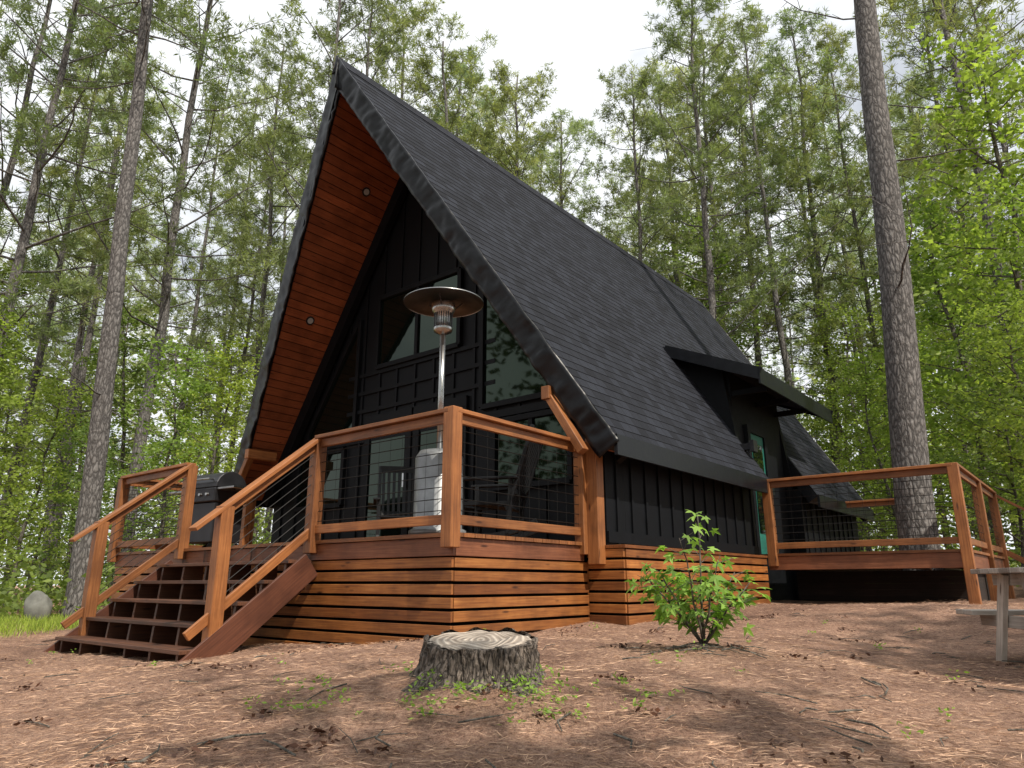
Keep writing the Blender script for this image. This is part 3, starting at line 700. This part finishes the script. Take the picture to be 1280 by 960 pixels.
for i in range(6): mb.box(-.24,.24,-.24+i*.082,-.17+i*.082,.45,.47)
mb.obj('table_top',M_chair,e)
for x in (-.2,.2):
    for y in (-.2,.2):
        mb=MB();mb.box(x-.02,x+.02,y-.02,y+.02,0,.449);mb.obj('leg',M_chair,e)
# ------------------------------------------------------------------ grill
X,Y=W(-5.45,.75);e=empty('gas_grill',(X,Y,FZ),PHI+R(8),'black and steel gas grill with closed lid on deck','grill')
mb=MB();mb.box(-.36,.36,-.24,.24,.12,.66);mb.obj('cabinet',M_darksteel,e,False,.01)
mb=MB();mb.box(-.38,.38,-.27,.27,.665,.86);mb.obj('firebox',M_darksteel,e,False,.015)
mb=MB();pr=[]
for i in range(11):
    th=math.pi*i/10;pr.append((-.38,-.26*math.cos(th),.865+.24*math.sin(th)))
mb.prism(pr,(.76,0,0));mb.obj('lid',M_darksteel,e,False,.01)
mb=MB();mb.tube([(-.28,-.30,.98),(.28,-.30,.98)],[.013]*2,10);mb.tube([(-.26,-.30,.98),(-.26,-.22,.98)],[.01]*2,8);mb.tube([(.26,-.30,.98),(.26,-.22,.98)],[.01]*2,8);mb.obj('handle',M_steel,e)
for x0,x1 in ((-.72,-.385),(.385,.72)):
    mb=MB();mb.box(x0,x1,-.24,.24,.83,.86);mb.obj('side_shelf',M_steel,e,False,.006)
for x in (-.33,.33):
    for y in (-.2,.2):
        mb=MB();mb.tube([(x-.015,y,.06),(x+.015,y,.06)],[.058]*2,14);mb.obj('wheel',M_backing,e)
for x in (-.22,-.07,.08,.23):
    mb=MB();mb.tube([(x,-.27,.77),(x,-.30,.77)],[.025,.02],12);mb.obj('knob',M_steel,e)
# ------------------------------------------------------------------ stump
sz=gz(SX,SY,False)-.11
e=empty('tree_stump',(SX,SY,sz),0,'weathered cut pine stump with rough bark in pine needles','stump')
n_=220;prof=[(.54,-.10),(.46,.0),(.38,.05),(.335,.09),(.312,.13),(.303,.17),(.297,.21),(.292,.235),(.288,.25),(.27,.255)]
vv=[]
for k,(r_,z) in enumerate(prof):
    for j in range(n_):
        th=2*math.pi*j/n_;c_,s_=math.cos(th),math.sin(th)
        ridge=.035*abs(noise.noise(Vector((c_*12,s_*12,z*14))))+.018*noise.noise(Vector((c_*30,s_*30,z*30)))+.03*noise.noise(Vector((c_*2,s_*2,1)))+(.7*max(0,.16-z))*noise.noise(Vector((c_*2.2,s_*2.2,5)))
        rr_=r_+ridge-.01;zz=z+(.03*noise.noise(Vector((c_*4,s_*4,2))) if k>5 else 0)-.03*s_*(z/.25 if z>0 else 0)*-1
        vv.append((rr_*c_,rr_*s_,zz))
ff=[(k*n_+j,k*n_+(j+1)%n_,(k+1)*n_+(j+1)%n_,(k+1)*n_+j) for k in range(len(prof)-1) for j in range(n_)]
me=bpy.data.meshes.new('bark');me.from_pydata(vv,[],ff);me.materials.append(M_stumpbark);o=bpy.data.objects.new('bark',me);o.parent=e;COL.objects.link(o)
vv=[(0,0,.245)];rings=14
for k in range(1,rings+1):
    for j in range(90):
        th=2*math.pi*j/90;r_=.28*k/rings;vv.append((r_*math.cos(th),r_*math.sin(th),.250+.025*noise.noise(Vector((r_*math.cos(th)*8,r_*math.sin(th)*8,4)))-(.01 if k==rings else 0)+.03*r_*math.sin(th)/.28))
ff=[(0,1+j,1+(j+1)%90) for j in range(90)]+[(1+(k-1)*90+j,1+k*90+j,1+k*90+(j+1)%90,1+(k-1)*90+(j+1)%90) for k in range(1,rings) for j in range(90)]
me=bpy.data.meshes.new('cut_top');me.from_pydata(vv,[],ff);me.materials.append(M_cut);o=bpy.data.objects.new('cut_top',me);o.parent=e;COL.objects.link(o)
# ------------------------------------------------------------------ sapling with lobed leaves
PX,PY=1.32,5.2;pz=gz(PX,PY)
random.seed(42)
e=empty('sapling',(PX,PY,pz-.01),0,'young leafy green sapling growing from the pine needles','sapling')
mb=MB();lf=MB()
def leaf(c,d,s):
    d=d.normalized();x=d.cross(Vector((0,0,1)));x=x.normalized() if x.length>.1 else Vector((1,0,0))
    rx=random.gauss(0,.5);nrm=x.cross(d);x=(x*math.cos(rx)+nrm*math.sin(rx)).normalized();nrm=x.cross(d)
    lobes=[(-2.35,.62),(-1.15,.9),(0,1.1),(1.15,.9),(2.35,.62)];seq=[]
    for i,(a,r_) in enumerate(lobes):
        seq.append((a-.25,r_*.66));seq.append((a,r_));seq.append((a+.25,r_*.66))
        if i<4: seq.append(((a+lobes[i+1][0])/2,.4))
    i0=len(lf.v);cc=c+d*s*.1;t=random.random();lf.v.append(cc);lf.t.append(t)
    for a,r_ in seq: lf.v.append(cc+(d*math.cos(a)+x*math.sin(a))*(r_*s*.5)-nrm*(.14*s*r_*r_));lf.t.append(t)
    for k in range(len(seq)-1): lf.face((i0,i0+1+k,i0+2+k),[(0,0)]*3)
for sidx in range(9):
    az=sidx*.7;lean=random.uniform(.2,.46) if sidx else .02;H=random.uniform(.4,.76) if sidx else .90
    pts=[Vector((0,0,0))]
    for k in range(1,6): pts.append(Vector((math.cos(az)*lean*k/5+random.gauss(0,.01),math.sin(az)*lean*k/5+random.gauss(0,.01),H*k/5)))
    mb.tube(pts,[.010*(1-.14*k) for k in range(6)],6)
    for k in range(15):
        t=random.uniform(.22,1.0)*5;i=min(4,int(t));p=pts[i].lerp(pts[i+1],t-i);a2=random.uniform(0,6.28);L=random.uniform(.05,.22)
        q=p+Vector((math.cos(a2)*L,math.sin(a2)*L,random.uniform(-.02,.1)));mb.tube([p,q],[.003,.002],3,cap=False)
        for _ in range(2): leaf(q+Vector((random.gauss(0,.03),random.gauss(0,.03),random.gauss(0,.03))),Vector((math.cos(a2)+random.gauss(0,.4),math.sin(a2)+random.gauss(0,.4),random.uniform(-.9,.2))),random.uniform(.09,.16))
mb.obj('stem',M_bark2,e,True);lf.obj('leaves',M_sap,e)
# ------------------------------------------------------------------ picnic table (end in view)
TX,TY=3.62,5.25;tz=gz(TX,TY)
e=empty('picnic_table',(TX,TY,tz),R(-8),'weathered grey wooden picnic table on pine needles','table')
mb=MB()
for i in range(5): mb.box(0,1.8,-.0+i*.15,.14+i*.15,.70,.738)
mb.obj('table_top',M_grey,e,False,.004)
for y in (-.32,.78):
    mb=MB()
    for i in range(2): mb.box(-.02,1.8,y+i*.15,y+.14+i*.15,.38,.418)
    mb.obj('bench',M_grey,e,False,.004)
for x in (.13,1.5):
    mb=MB();mb.beam((x,-.1,-.05),(x,.22,.70),.04,.09,(0,1,0));mb.beam((x,.8,-.05),(x,.5,.70),.04,.09,(0,1,0));mb.beam((x+.045,-.3,.34),(x+.045,1.05,.34),.04,.09);mb.beam((x+.045,.0,.655),(x+.045,.74,.655),.04,.085);mb.obj('leg',M_grey,e,False,.003)
# ------------------------------------------------------------------ boulder
me=bpy.data.meshes.new('boulder')
bm=bmesh.new();bmesh.ops.create_icosphere(bm,subdivisions=4,radius=.22)
for v in bm.verts:
    v.co*=1+.25*noise.noise(v.co*4.2)+.07*noise.noise(v.co*12);v.co.z*=1.35
bm.to_mesh(me);bm.free();me.materials.append(M_rock);me.polygons.foreach_set('use_smooth',[True]*len(me.polygons))
bx,by=-8.4,13.2;o=bpy.data.objects.new('boulder',me);o.location=(bx,by,gz(bx,by)+.22);COL.objects.link(o);lab(o,'upright grey boulder at the edge of the grass','rock')
# ------------------------------------------------------------------ light, sky, camera
sdv=Vector((.62,-.78,0)).normalized();el=R(50);sun_dir=Vector((sdv.x*math.cos(el),sdv.y*math.cos(el),math.sin(el)))
sl=bpy.data.lights.new('sun','SUN');sl.energy=5;sl.angle=R(.5);sl.color=(1,.92,.79)
so=bpy.data.objects.new('sun',sl);so.rotation_euler=sun_dir.to_track_quat('Z','Y').to_euler();so.location=(10,-10,30);COL.objects.link(so)
w=bpy.data.worlds.new('World');S.world=w;w.use_nodes=True;nt=w.node_tree;bg=nt.nodes['Background']
sky=nd(nt,'ShaderNodeTexSky',sky_type='NISHITA');sky.sun_disc=False;sky.sun_elevation=el;sky.sun_rotation=math.atan2(sdv.x,sdv.y);sky.dust_density=3
tc=nd(nt,'ShaderNodeTexCoord').outputs['Generated']
f=noise_n(nt,mapping(nt,tc,(1,1,2.2)),2.2,5,.6);r=ramp(nt,f,[(.34,(.5,.5,.5)),(.48,(1,1,1))])
c=mixc(nt,r.outputs[0],sky.outputs[0],(10.6,10.9,11.2));nt.links.new(c,bg.inputs[0]);bg.inputs[1].default_value=.105
cam=bpy.data.cameras.new('camera');cam.sensor_width=36;cam.lens=25.03;cam.clip_end=2000;cam.clip_start=.05
co=bpy.data.objects.new('camera',cam);co.location=(0,0,0);co.rotation_euler=(R(90+15.7),0,0);COL.objects.link(co);S.camera=co
